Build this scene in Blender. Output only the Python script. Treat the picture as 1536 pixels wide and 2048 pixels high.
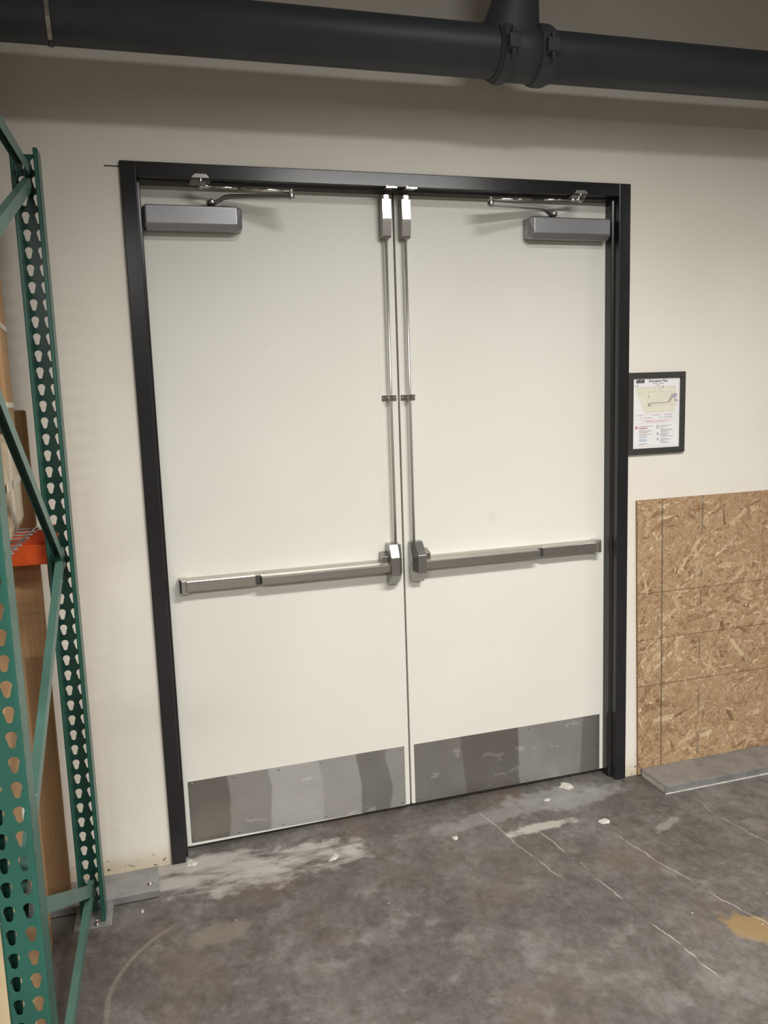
import bpy, bmesh, math, random
from mathutils import Vector, Matrix, Euler

random.seed(7)
S = bpy.context.scene
C = S.collection
for o in list(bpy.data.objects):
    bpy.data.objects.remove(o)

# ------------------------------------------------------------------ camera
cam_d = bpy.data.cameras.new('camera')
cam = bpy.data.objects.new('camera', cam_d)
C.objects.link(cam)
cam.location = (-0.9929, -2.9615, 1.7076)
cam.rotation_euler = (1.4263, 0.0333, -0.2992)
cam_d.sensor_fit = 'VERTICAL'
cam_d.sensor_height = 36.0
cam_d.lens = 1643.5 / 2048 * 36.0
cam_d.clip_start = 0.05
S.camera = cam

# ------------------------------------------------------------------ world, lamps, exposure
W = bpy.data.worlds.new('world')
S.world = W
W.use_nodes = True
W.node_tree.nodes['Background'].inputs[0].default_value = (0.80, 0.88, 1.0, 1)
W.node_tree.nodes['Background'].inputs[1].default_value = 0.02


def area(name, loc, sx, sy, power, col=(1, .97, .90), rot=(0, 0, 0), spread=180):
    d = bpy.data.lights.new(name, 'AREA')
    d.shape = 'RECTANGLE'
    d.size, d.size_y = sx, sy
    d.energy = power
    d.color = col
    d.spread = math.radians(spread)
    o = bpy.data.objects.new(name, d)
    C.objects.link(o)
    o.location = loc
    o.rotation_euler = rot
    return o


area('strip_or_fill_light', (0.52, -2.04, 2.95), 1.22, 0.10, 80, (1, .98, .95), spread=168)
area('strip_or_fill_light', (3.60, -2.40, 2.98), 1.22, 0.10, 42, (.97, .98, 1))  # unseen lamp added to lift the right side
area('strip_or_fill_light', (0.80, -5.60, 3.05), 2.44, 0.50, 105, (1, .98, .96), spread=165)  # added fill, standing in for an unseen farther row
area('strip_or_fill_light', (-2.0, -4.80, 3.05), 2.44, 0.60, 290, (1, .98, .96), spread=165)  # unseen left lamp, added and strengthened to brighten the left wall
area('strip_or_fill_light', (4.20, -6.00, 3.05), 2.44, 0.50, 85, (1, .98, .97), spread=165)  # added fill from the far right, fixture unseen
area('strip_or_fill_light', (0.30, -3.10, 4.20), 1.22, 0.40, 70, (1, .98, .96), spread=150)  # unseen weak high lamp, added for extra light on wall and floor

S.view_settings.view_transform = 'Standard'
S.view_settings.look = 'None'
S.view_settings.exposure = -0.10
S.view_settings.gamma = 1.0
S.view_settings.use_curve_mapping = False


# ------------------------------------------------------------------ node helpers
class N:
    """tiny expression builder for node trees"""
    def __init__(s, name):
        s.m = bpy.data.materials.new(name)
        s.m.use_nodes = True
        s.t = s.m.node_tree
        s.b = s.t.nodes['Principled BSDF']
        s.tc = None

    def new(s, k, **kw):
        n = s.t.nodes.new(k)
        for a, v in kw.items():
            setattr(n, a, v)
        return n

    def ln(s, a, b):
        if isinstance(a, bpy.types.NodeSocket):
            s.t.links.new(a, b)
        else:
            b.default_value = a

    def coord(s):
        if s.tc is None:
            s.tc = s.new('ShaderNodeTexCoord')
        return s.tc.outputs['Object']

    def mapped(s, scale=(1, 1, 1), loc=(0, 0, 0), rot=(0, 0, 0)):
        n = s.new('ShaderNodeMapping')
        s.ln(s.coord(), n.inputs[0])
        n.inputs[1].default_value = loc
        n.inputs[2].default_value = rot
        n.inputs[3].default_value = scale
        return n.outputs[0]

    def noise(s, scale, detail=4, rough=.55, vec=None, dist=0.0, out='Fac'):
        n = s.new('ShaderNodeTexNoise')
        s.ln(vec if vec is not None else s.coord(), n.inputs['Vector'])
        n.inputs['Scale'].default_value = scale
        n.inputs['Detail'].default_value = detail
        n.inputs['Roughness'].default_value = rough
        n.inputs['Distortion'].default_value = dist
        return n.outputs[out]

    def voro(s, scale, vec=None, feature='F1', out='Distance'):
        n = s.new('ShaderNodeTexVoronoi', feature=feature)
        s.ln(vec if vec is not None else s.coord(), n.inputs['Vector'])
        n.inputs['Scale'].default_value = scale
        return n.outputs[out]

    def M(s, op, a, b=0.0, c=None):
        n = s.new('ShaderNodeMath', operation=op)
        s.ln(a, n.inputs[0])
        s.ln(b, n.inputs[1])
        if c is not None:
            s.ln(c, n.inputs[2])
        return n.outputs[0]

    def smooth(s, x, lo, hi, to0=0.0, to1=1.0):
        n = s.new('ShaderNodeMapRange', interpolation_type='SMOOTHSTEP')
        s.ln(x, n.inputs[0])
        n.inputs[1].default_value = lo
        n.inputs[2].default_value = hi
        n.inputs[3].default_value = to0
        n.inputs[4].default_value = to1
        return n.outputs[0]

    def xyz(s):
        n = s.new('ShaderNodeSeparateXYZ')
        s.ln(s.coord(), n.inputs[0])
        return n.outputs

    def mix(s, f, a, b, mode='MIX'):
        n = s.new('ShaderNodeMix', data_type='RGBA', blend_type=mode)
        s.ln(f, n.inputs[0])
        for v, k in ((a, 6), (b, 7)):
            if isinstance(v, tuple) and len(v) == 3:
                v = (*v, 1)
            s.ln(v, n.inputs[k])
        return n.outputs[2]

    def ramp(s, f, stops):
        n = s.new('ShaderNodeValToRGB')
        s.ln(f, n.inputs[0])
        e = n.color_ramp.elements
        while len(e) < len(stops):
            e.new(.5)
        for k, (p, c) in enumerate(stops):
            e[k].position = p
            e[k].color = (*c, 1)
        return n.outputs[0]

    def bump(s, h, strength, dist=.01):
        n = s.new('ShaderNodeBump')
        n.inputs['Strength'].default_value = strength
        n.inputs['Distance'].default_value = dist
        s.ln(h, n.inputs['Height'])
        s.ln(n.outputs[0], s.b.inputs['Normal'])

    def set(s, **kw):
        for k, v in kw.items():
            k = k.replace('_', ' ')
            if isinstance(v, tuple) and len(v) == 3 and k in ('Base Color',):
                v = (*v, 1)
            s.ln(v, s.b.inputs[k])
        return s.m


def lin(r, g, b):
    f = lambda c: ((c / 255 + .055) / 1.055) ** 2.4 if c > 10 else c / 255 / 12.92
    return (f(r), f(g), f(b))


def paint(name, rgb, rough=.5, var=.06, scale=6, bump=.05, bscale=60, metal=0.0, coat=0.0):
    n = N(name)
    c = n.mix(n.smooth(n.noise(scale), .3, .7), tuple(x * (1 - var) for x in rgb), tuple(min(1, x * (1 + var)) for x in rgb))
    if bump:
        n.bump(n.noise(bscale, 3), bump, .002)
    return n.set(Base_Color=c, Roughness=rough, Metallic=metal, Coat_Weight=coat)


# ------------------------------------------------------------------ materials
MT = {}
# wall paint with scuffs near the floor
n = N('wall_paint')
x, y, z = n.xyz()
base = n.mix(n.smooth(n.noise(1.4, 5), .3, .7), lin(219, 213, 200), lin(226, 221, 209))
lowm = n.smooth(n.M('ADD', z, n.M('MULTIPLY', n.noise(9, 5), .06)), .03, .13, 1, 0)
base = n.mix(n.M('MULTIPLY', lowm, .8), base, lin(196, 182, 152))
chip = n.M('MULTIPLY', n.smooth(n.noise(38, 3, .6, n.mapped((.7, 1, 1.6))), .62, .65), n.smooth(z, .02, .085, 1, 0))
base = n.mix(chip, base, lin(70, 62, 52))
patch = n.smooth(n.noise(2.3, 3, .5, n.mapped((1, 1, 3.0), (4, 0, 1))), .62, .72)
base = n.mix(n.M('MULTIPLY', patch, .35), base, lin(232, 226, 212))
n.bump(n.M('ADD', n.noise(70, 4), n.M('MULTIPLY', n.noise(9, 3), .8)), .16, .004)
MT['wall'] = n.set(Base_Color=base, Roughness=.62)

n = N('door_paint')
x, y, z = n.xyz()
base = n.mix(n.smooth(n.noise(1.1, 5), .3, .7), lin(219, 217, 206), lin(224, 222, 212))
sm = n.smooth(n.noise(5.5, 5, .6, n.mapped((1.3, 1, .7), (2, 0, 5))), .66, .78)
base = n.mix(n.M('MULTIPLY', sm, .30), base, lin(190, 178, 158))
n.bump(n.noise(120, 2), .04, .002)
MT['door'] = n.set(Base_Color=base, Roughness=.42)

MT['black'] = paint('black_satin_paint', lin(34, 33, 34), .24, .10, 5, .03, 40)
MT['closer'] = paint('aluminium_paint', lin(158, 158, 160), .36, .03, 30, .06, 300, .75)


def steel(name, rgb, r=.28, aniso=.0, tan=(1, 0, 0), patches=0.0, var=.12, metal=1.0):
    n = N(name)
    st = n.noise(1, 3, .6, n.mapped((3, 3, 260) if tan[0] else (260, 260, 3)))
    base = n.mix(n.smooth(st, .3, .7), tuple(x * (1 - var) for x in rgb), tuple(min(1, x * (1 + var)) for x in rgb))
    ro = n.M('ADD', n.M('MULTIPLY', st, .05), r - .025)
    if patches:
        v = n.voro(1, n.mapped((7.5, 1, .9), (.3, 0, .4)), out='Color')
        sp = n.new('ShaderNodeSeparateColor')
        n.ln(v, sp.inputs[0])
        base = n.mix(n.M('MULTIPLY', sp.outputs[0], patches), base, lin(225, 223, 218))
        base = n.mix(n.M('MULTIPLY', n.smooth(n.noise(7, 4, .5, n.mapped((1, 1, 1.5))), .62, .66), .25), base, lin(210, 206, 196))
    kw = dict(Base_Color=base, Roughness=ro, Metallic=metal)
    m = n.set(**kw)
    if aniso:
        n.b.inputs['Anisotropic'].default_value = aniso
        cv = n.new('ShaderNodeCombineXYZ')
        for k in range(3):
            cv.inputs[k].default_value = tan[k]
        n.ln(cv.outputs[0], n.b.inputs['Tangent'])
    return m


MT['steel'] = steel('brushed_steel', lin(200, 196, 189), .29, var=.05)
MT['steel_dark'] = steel('dull_steel', lin(158, 154, 148), .36)
MT['rod'] = steel('polished_rod_steel', lin(214, 211, 205), .36, tan=(0, 0, 1), var=.02, metal=.85)
MT['chrome'] = steel('bright_steel', lin(228, 226, 222), .14, var=.03)


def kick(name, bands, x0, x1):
    """brushed stainless plate: light and dark reflections painted in as bands, plus random blots (bands run 0..1 along the plate)"""
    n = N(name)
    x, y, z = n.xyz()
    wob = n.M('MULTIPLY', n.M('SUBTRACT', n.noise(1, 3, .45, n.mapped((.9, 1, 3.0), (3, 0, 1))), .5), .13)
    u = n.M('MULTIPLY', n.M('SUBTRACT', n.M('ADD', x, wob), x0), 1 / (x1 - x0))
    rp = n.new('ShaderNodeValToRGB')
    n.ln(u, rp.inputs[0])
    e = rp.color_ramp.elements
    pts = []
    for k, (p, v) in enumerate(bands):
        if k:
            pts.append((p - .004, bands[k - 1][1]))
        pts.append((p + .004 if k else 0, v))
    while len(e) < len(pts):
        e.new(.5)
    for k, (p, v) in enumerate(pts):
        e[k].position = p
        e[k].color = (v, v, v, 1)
    refl_tone = n.M('ADD', rp.outputs[0], n.M('MULTIPLY', n.M('SUBTRACT', n.noise(9, 5, .6), .5), .18))  # painted reflection bands with random mottling on top
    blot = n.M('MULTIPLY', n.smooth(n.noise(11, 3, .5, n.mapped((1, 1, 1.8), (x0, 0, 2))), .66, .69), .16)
    refl_tone = n.M('ADD', refl_tone, blot)
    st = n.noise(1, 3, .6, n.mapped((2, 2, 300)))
    base = n.mix(refl_tone, lin(150, 146, 138), lin(204, 202, 198))
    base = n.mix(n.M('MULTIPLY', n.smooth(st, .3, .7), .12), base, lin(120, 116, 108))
    return n.set(Base_Color=base, Metallic=n.smooth(refl_tone, 0, 1, .96, .30), Roughness=n.smooth(refl_tone, 0, 1, .33, .46))


MT['kick_left'] = kick('plate_reflections_left', [(0, .12), (.165, .42), (.345, .66), (.58, .56), (.77, .30), (.92, .5)], -.886, -.021)  # stops place the painted reflections along each plate
MT['kick_right'] = kick('plate_reflections_right', [(0, .30), (.26, .14), (.56, .44), (.90, .28)], .021, .886)

MT['cast'] = steel('cast_alloy', lin(172, 170, 166), .33, var=.05)
MT['galv'] = paint('galvanised_steel', lin(150, 149, 147), .42, .16, 14, .1, 60, .55)
MT['pipe'] = paint('black_pipe_paint', lin(62, 66, 72), .5, .08, 4, .05, 50)
MT['pipe_cast'] = paint('dark_cast_coupling_paint', lin(70, 73, 78), .55, .1, 14, .2, 50)
MT['rubber'] = paint('dark_seal', lin(62, 61, 57), .6, .05)


def green(name, rgb):
    n = N(name)
    base = n.mix(n.smooth(n.noise(5, 4), .3, .7), tuple(x * .88 for x in rgb), tuple(x * 1.12 for x in rgb))
    sc = n.smooth(n.noise(26, 5, .65, n.mapped((1, 1, .35), (3, 1, 0))), .70, .74)
    base = n.mix(n.M('MULTIPLY', sc, .45), base, lin(150, 180, 168))
    return n.set(Base_Color=base, Roughness=.34)


MT['green'] = green('green_rack_paint', lin(36, 84, 72))
MT['brace'] = green('pale_green_rack_paint', lin(74, 108, 97))
MT['orange'] = paint('orange_beam_paint', lin(214, 84, 28), .42, .1, 18, .06, 60)
MT['wire'] = paint('zinc_wire', lin(168, 164, 166), .35, .05, 10, 0, 10, .6)

n = N('corrugated_cardboard')
fl = n.noise(1, 3, .6, n.mapped((240, 240, 5)))
base = n.mix(n.smooth(fl, .3, .7), lin(160, 124, 86), lin(176, 140, 98))
base = n.mix(n.M('MULTIPLY', n.smooth(n.noise(3, 4), .4, .7), .4), base, lin(150, 112, 76))
n.bump(fl, .08, .002)
MT['card'] = n.set(Base_Color=base, Roughness=.8)
n = N('pale_cardboard_tube')
base = n.mix(n.smooth(n.noise(12, 4), .3, .7), lin(205, 180, 138), lin(222, 200, 160))
MT['tube'] = n.set(Base_Color=base, Roughness=.75)
n = N('stretch_wrapped_card')
base = n.mix(n.smooth(n.noise(14, 5, .6, n.mapped((1, 1, .25)), .6), .4, .62), lin(172, 146, 112), lin(204, 190, 164))
n.bump(n.noise(24, 4, .6, n.mapped((1, 1, .3)), .8), .5, .01)
MT['wrap'] = n.set(Base_Color=base, Roughness=.35, Coat_Weight=.3)
MT['white'] = paint('white_label_paper', lin(226, 224, 222), .6, .02, 4, 0)
MT['tape'] = paint('packing_tape', lin(206, 196, 176), .3, .04, 4, 0)
MT['ink'] = paint('print_black', lin(52, 50, 52), .6, .02, 4, 0)
MT['inkgrey'] = paint('print_grey', lin(140, 138, 142), .6, .02, 4, 0)
MT['inkred'] = paint('print_red', lin(176, 66, 76), .6, .02, 4, 0)
MT['inkpink'] = paint('print_pink', lin(206, 150, 156), .6, .02, 4, 0)
MT['inkblue'] = paint('print_blue', lin(108, 148, 176), .6, .02, 4, 0)
MT['plan'] = paint('print_cream', lin(218, 214, 194), .6, .03, 30, 0)
MT['route'] = paint('print_route', lin(176, 164, 156), .6, .03, 30, 0)
MT['mauve'] = paint('print_mauve', lin(172, 162, 174), .6, .03, 30, 0)
MT['frame_black'] = paint('black_frame_plastic', lin(58, 56, 54), .38, .05, 10, .02)
MT['timber'] = paint('brown_timber', lin(92, 64, 46), .8, .2, 22, .3, 60)
n = N('plaster_residue')
base = n.mix(n.smooth(n.noise(40, 5), .3, .7), lin(172, 168, 160), lin(206, 202, 192))
n.bump(n.noise(90, 4), .3, .003)
MT['plaster'] = n.set(Base_Color=base, Roughness=.85)

# concrete floor
n = N('concrete_floor')
x, y, z = n.xyz()
f1 = n.noise(2.2, 10, .66, None, .15)
f2 = n.noise(11, 10, .70, n.mapped((1, 1, 1), (5, 2, 0)), .2)
base = n.ramp(f1, [(.30, lin(84, 80, 76)), (.50, lin(102, 98, 94)), (.70, lin(128, 125, 121))])
base = n.mix(n.smooth(f2, .35, .75), base, lin(146, 143, 137), 'SOFT_LIGHT')
base = n.mix(n.M('MULTIPLY', n.smooth(n.noise(1.3, 3, .5, n.mapped(loc=(9, 3, 0))), .5, .68), .5), base, lin(98, 88, 80))
# light dusty patches
dust = n.smooth(n.noise(6.5, 10, .72, n.mapped((1, 1, 1), (1, 7, 0)), .15), .50, .72)
base = n.mix(n.M('MULTIPLY', dust, .34), base, lin(160, 157, 152))
fine = n.noise(34, 8, .75, n.mapped((1, .7, 1), (2, 5, 0), (0, 0, .5)))
base = n.mix(n.smooth(fine, .3, .7), base, lin(150, 147, 142), 'SOFT_LIGHT')
scr = n.smooth(n.noise(10, 8, .7, n.mapped((.5, 3.2, 1), (2, 5, 0), (0, 0, 1.25))), .60, .74)
base = n.mix(n.M('MULTIPLY', scr, .30), base, lin(150, 147, 143))
base = n.mix(n.M('MULTIPLY', n.smooth(n.noise(3.1, 4, .6, n.mapped(loc=(14, 1, 0))), .52, .68), .35), base, lin(104, 82, 68))


def ell(cx, cy, rx, ry, soft, wob=.35, ns=14, seed=0, ang=0.0):
    """soft noisy ellipse mask in floor coordinates"""
    dx = n.M('SUBTRACT', x, cx)
    dy = n.M('SUBTRACT', y, cy)
    ca, sa = math.cos(ang), math.sin(ang)
    u = n.M('ADD', n.M('MULTIPLY', dx, ca / rx), n.M('MULTIPLY', dy, sa / rx))
    v = n.M('ADD', n.M('MULTIPLY', dx, -sa / ry), n.M('MULTIPLY', dy, ca / ry))
    r = n.M('SQRT', n.M('ADD', n.M('MULTIPLY', u, u), n.M('MULTIPLY', v, v)))
    r = n.M('ADD', r, n.M('MULTIPLY', n.M('SUBTRACT', n.noise(ns, 6, .6, n.mapped(loc=(seed, seed * 2, 0))), .5), wob * 4))
    return n.smooth(r, 1 - soft, 1 + soft, 1, 0)


# dried levelling compound in front of the left door and along the wall
strk = n.smooth(n.noise(7, 10, .66, n.mapped((.55, 1.8, 1), (2, 3, 0)), .35), .36, .58)
m1 = n.M('MULTIPLY', ell(-.74, -.13, .44, .12, .25, .55, 9, 1, -.04), strk)
base = n.mix(n.M('MULTIPLY', m1, .72), base, lin(184, 179, 171))
m2 = ell(-1.0, -.03, .34, .05, .3, .5, 10, 3)
base = n.mix(n.M('MULTIPLY', m2, .7), base, lin(176, 170, 162))
# pale stains and paint spots
for (cx, cy, rx, ry, col, st, wob, ang, sd) in [
        (.43, -.245, .135, .028, (180, 176, 165), .72, .6, .03, 5),
        (.70, -.10, .20, .05, (150, 148, 145), .5, .6, .15, 6),
        (.60, -.03, .22, .05, (152, 150, 146), .45, .8, 0, 7),
        (-.83, -.47, .10, .055, (128, 117, 104), .5, .5, .2, 8),
        (.775, -1.03, .10, .055, (146, 118, 72), .66, .6, -.9, 9),
        (.90, -.40, .07, .02, (154, 152, 147), .45, .6, .4, 10),
        (.35, -.10, .30, .05, (140, 137, 132), .5, .8, .1, 14)]:
    base = n.mix(n.M('MULTIPLY', ell(cx, cy, rx, ry, .3, wob, 16, sd, ang), st), base, lin(*col))
# hairline cracks running away from the doors
for (x0, k, y0, y1, w, sd) in [(.375, -.115, -1.25, -.24, .0018, 1), (.60, -.20, -1.3, -.36, .0018, 2),
                               (.24, -.18, -.6, -.03, .0016, 3), (1.10, -.10, -.7, -.25, .0012, 5)]:
    wv = n.M('MULTIPLY', n.M('SUBTRACT', n.noise(3.2, 6, .55, n.mapped((.001, 1, 1), (sd * 7, sd, 0))), .5), .13)
    d = n.M('ABSOLUTE', n.M('SUBTRACT', n.M('SUBTRACT', x, n.M('MULTIPLY_ADD', y, k, x0)), wv))
    mk = n.M('MULTIPLY', n.smooth(d, w * .5, w * 1.6, 1, 0), n.M('MULTIPLY', n.smooth(y, y0, y0 + .06), n.smooth(y, y1 - .05, y1, 1, 0)))
    mk = n.M('MULTIPLY', mk, n.smooth(n.noise(14, 3, .5, n.mapped(loc=(sd, 4, 0))), .35, .55))
    base = n.mix(n.M('MULTIPLY', mk, .62), base, lin(190, 186, 178))
# curved tyre scrape beside the rack
dx = n.M('SUBTRACT', x, -.80)
dy = n.M('SUBTRACT', y, -.72)
rr = n.M('SQRT', n.M('ADD', n.M('MULTIPLY', dx, dx), n.M('MULTIPLY', dy, dy)))
d = n.M('ABSOLUTE', n.M('SUBTRACT', rr, n.M('ADD', .37, n.M('MULTIPLY', n.noise(6, 3), .02))))
mk = n.M('MULTIPLY', n.smooth(d, .003, .011, 1, 0), n.M('MULTIPLY', n.smooth(x, -1.02, -.94, 1, 0), n.smooth(y, -.80, -.74)))
base = n.mix(n.M('MULTIPLY', mk, .32), base, lin(150, 140, 128))
# specks
sp = n.smooth(n.voro(15, n.mapped(loc=(1, 2, 0))), .028, .045, 1, 0)
sp = n.M('MULTIPLY', sp, n.smooth(n.noise(2.6, 2, .5, n.mapped(loc=(3, 3, 0))), .52, .6))
base = n.mix(sp, base, lin(206, 202, 194))
sp = n.smooth(n.voro(9, n.mapped(loc=(4, 2, 0))), .03, .05, 1, 0)
base = n.mix(n.M('MULTIPLY', sp, .6), base, lin(60, 57, 54))
n.bump(n.M('ADD', n.noise(90, 5), n.M('MULTIPLY', f2, 1.2)), .14, .004)
MT['floor'] = n.set(Base_Color=base, Roughness=n.smooth(f2, .3, .7, .50, .68))

n = N('ceiling_paint')
MT['ceil'] = n.set(Base_Color=n.mix(n.smooth(n.noise(2), .3, .7), lin(120, 118, 112), lin(134, 132, 126)), Roughness=.9)

# oriented strand board
n = N('strand_board')
x, y, z = n.xyz()
at = n.new('ShaderNodeAttribute', attribute_name='strand')
sp_ = n.new('ShaderNodeSeparateColor')
n.ln(at.outputs['Color'], sp_.inputs[0])
base = n.ramp(sp_.outputs[0], [(0, lin(112, 86, 62)), (.10, lin(146, 118, 88)), (.35, lin(168, 142, 110)), (.75, lin(184, 160, 128)), (1, lin(208, 188, 158))])
gr = n.noise(60, 5, .7, None, 1.5)
base = n.mix(n.smooth(gr, .35, .7), base, lin(128, 104, 84), 'SOFT_LIGHT')
base = n.mix(n.M('MULTIPLY', n.smooth(n.noise(95, 3, .6), .62, .70), .55), base, lin(104, 70, 44))


def hline(z0, w=.0016):
    return n.smooth(n.M('ABSOLUTE', n.M('SUBTRACT', z, z0)), w * .6, w * 1.4, 1, 0)


mk = n.M('MAXIMUM', n.M('MAXIMUM', hline(.820), hline(.615)), hline(.407))
base = n.mix(n.M('MULTIPLY', mk, .75), base, lin(88, 58, 36))
d = n.M('ABSOLUTE', n.M('SUBTRACT', x, n.M('MULTIPLY_ADD', z, -.011, 1.1455)))
mv = n.smooth(d, .0022, .0042, 1, 0)
base = n.mix(n.M('MULTIPLY', mv, .72), base, lin(66, 62, 50))
d = n.smooth(n.M('ABSOLUTE', n.M('SUBTRACT', x, 1.3355)), .002, .004, 1, 0)
seg = None
for a, b in [(1.055, 1.23), (.862, .906), (.745, .81), (.50, .59), (.24, .345), (.04, .15)]:
    q = n.M('MULTIPLY', n.M('GREATER_THAN', z, a), n.M('LESS_THAN', z, b))
    seg = q if seg is None else n.M('MAXIMUM', seg, q)
base = n.mix(n.M('MULTIPLY', n.M('MULTIPLY', d, seg), .6), base, lin(72, 72, 62))
n.bump(gr, .25, .002)
MT['osb'] = n.set(Base_Color=base, Roughness=.72)


# ------------------------------------------------------------------ mesh helpers
def bm_new():
    return bmesh.new()


def box(bm, x0, x1, y0, y1, z0, z1):
    xs, ys, zs = sorted((x0, x1)), sorted((y0, y1)), sorted((z0, z1))
    v = [bm.verts.new((a, b, c)) for c in zs for b in ys for a in xs]
    for f in ((0, 2, 3, 1), (4, 5, 7, 6), (0, 1, 5, 4), (2, 6, 7, 3), (0, 4, 6, 2), (1, 3, 7, 5)):
        bm.faces.new([v[i] for i in f])
    return v


def hull(bm, pts):
    vs = [bm.verts.new(p) for p in pts]
    r = bmesh.ops.convex_hull(bm, input=vs)
    junk = [g for g in r['geom_interior'] if isinstance(g, bmesh.types.BMVert)]
    if junk:
        bmesh.ops.delete(bm, geom=junk, context='VERTS')
    bmesh.ops.dissolve_limit(bm, angle_limit=.01, verts=bm.verts[:], edges=bm.edges[:])


def frame_of(d):
    d = Vector(d).normalized()
    up = Vector((0, 0, 1)) if abs(d.z) < .9 else Vector((0, 1, 0))
    u = d.cross(up).normalized()
    return u, u.cross(d).normalized()


def tube(bm, pts, r, seg=16, cap=True, smooth=True):
    """round tube along points, r a number or a list"""
    pts = [Vector(p) for p in pts]
    rs = r if isinstance(r, (list, tuple)) else [r] * len(pts)
    rings = []
    u = v = None
    for i, p in enumerate(pts):
        a = pts[max(0, i - 1)]
        b = pts[min(len(pts) - 1, i + 1)]
        d = (b - a).normalized()
        if u is None:
            u, v = frame_of(d)
        else:
            u = (u - d * u.dot(d)).normalized()
            v = u.cross(d).normalized()
        rings.append([bm.verts.new(p + (u * math.cos(t) + v * math.sin(t)) * rs[i]) for t in [2 * math.pi * k / seg for k in range(seg)]])
    for i in range(len(rings) - 1):
        for k in range(seg):
            f = bm.faces.new((rings[i][k], rings[i][(k + 1) % seg], rings[i + 1][(k + 1) % seg], rings[i + 1][k]))
            f.smooth = smooth
    if cap:
        bm.faces.new(rings[0][::-1])
        bm.faces.new(rings[-1])


def prism(bm, poly, a, b, axis='x'):
    """extrude a 2D polygon along an axis; poly holds the other two coordinates in order"""
    def P(q, t):
        return {'x': (t, q[0], q[1]), 'y': (q[0], t, q[1]), 'z': (q[0], q[1], t)}[axis]
    A = [bm.verts.new(P(q, a)) for q in poly]
    B = [bm.verts.new(P(q, b)) for q in poly]
    k = len(poly)
    for i in range(k):
        bm.faces.new((A[i], A[(i + 1) % k], B[(i + 1) % k], B[i]))
    bm.faces.new(A[::-1])
    bm.faces.new(B)


def obj(name, bm, mat, parent=None, bevel=0.0, seg=2, smooth=False):
    bmesh.ops.recalc_face_normals(bm, faces=bm.faces[:])
    me = bpy.data.meshes.new(name)
    bm.to_mesh(me)
    bm.free()
    if smooth:
        for p in me.polygons:
            p.use_smooth = True
    me.materials.append(MT[mat] if isinstance(mat, str) else mat)
    o = bpy.data.objects.new(name, me)
    C.objects.link(o)
    if parent is not None:
        o.parent = parent
        if parent.parent is not None or parent.location.length > 0 or any(parent.rotation_euler):
            pass
    if bevel:
        b = o.modifiers.new('bevel', 'BEVEL')
        b.width = bevel
        b.segments = seg
        b.limit_method = 'ANGLE'
        b.angle_limit = math.radians(30)
        b.harden_normals = False
    return o


def tag(o, label=None, cat=None, group=None, kind=None):
    if label:
        o['label'] = label
    if cat:
        o['category'] = cat
    if group:
        o['group'] = group
    if kind:
        o['kind'] = kind
    return o


def empty(name, loc, label, cat, rz=0, group=None):
    o = bpy.data.objects.new(name, None)
    C.objects.link(o)
    o.location = loc
    o.rotation_euler = (0, 0, rz)
    o.empty_display_size = .1
    return tag(o, label, cat, group)


def part(name, mat, parent, fn, bevel=0.0, seg=2, smooth=False, origin=None):
    """part built in world coordinates; parents sit at the origin unless stated"""
    bm = bm_new()
    fn(bm)
    if origin is not None:
        bmesh.ops.translate(bm, verts=bm.verts[:], vec=-Vector(origin))
    return obj(name, bm, mat, parent, bevel, seg, smooth)


# ------------------------------------------------------------------ setting
D = .072          # door face plane; the wall face is y = 0
HW = .965         # half width of the frame outside
HO = .914         # half width of the frame face opening
HS = .903         # half width at the stops
ZT = 2.489        # top of frame
ZO = 2.440        # underside of head


def f(bm):
    box(bm, -6, 8, -12, .6, -.12, 0)
tag(part('floor', 'floor', None, f), 'worn grey sealed concrete floor with cracks and pale stains', 'floor', kind='structure')


def f(bm):
    box(bm, -6, -HW + .01, 0, .2, 0, 4.4)
    box(bm, HW - .01, 8, 0, .2, 0, 4.4)
    box(bm, -HW + .01, HW - .01, 0, .2, ZT - .01, 4.4)
wall = tag(part('wall_back', 'wall', None, f), 'off-white painted wall around the double doors', 'wall', kind='structure')


def f(bm):
    box(bm, -1.013, -.966, -.0012, .0005, 2.4705, 2.4740)
tag(part('pen_mark', 'ink', wall, f), 'short black line on the wall at the top left frame corner')


def f(bm):
    box(bm, -6, 8, -12, .2, 4.4, 4.5)
tag(part('ceiling', 'ceil', None, f), 'grey warehouse ceiling above the pipe', 'ceiling', kind='structure')


def f(bm):
    box(bm, -6.1, -6, -12, .2, 0, 4.4)
tag(part('wall_left', 'wall', None, f), 'plain off-white wall far beyond the racking', 'wall', kind='structure')


def f(bm):
    box(bm, 8, 8.1, -12, .2, 0, 4.4)
tag(part('wall_right', 'wall', None, f), 'plain off-white wall far to the right', 'wall', kind='structure')


def f(bm):
    box(bm, -6, 8, -12.1, -12, 0, 4.4)
tag(part('wall_front', 'wall', None, f), 'plain off-white wall behind the viewer', 'wall', kind='structure')

# door frame ---------------------------------------------------------
trim = bpy.data.objects.new('trim_1', None)
C.objects.link(trim)
tag(trim, 'black painted steel frame around the double doors', 'door frame', kind='structure')
prof = [(HW, .05), (HW, -.012), (HO, -.012), (HO, .024), (HS, .028), (HS, D + .002), (HO + .004, D + .002), (HO + .004, .13), (HW, .13)]
for s in (-1, 1):
    def f(bm, s=s):
        prism(bm, [(s * a, b) for a, b in prof], 0, ZT, 'z')
    part('frame_jamb', 'black', trim, f, .0025, 2)


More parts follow.
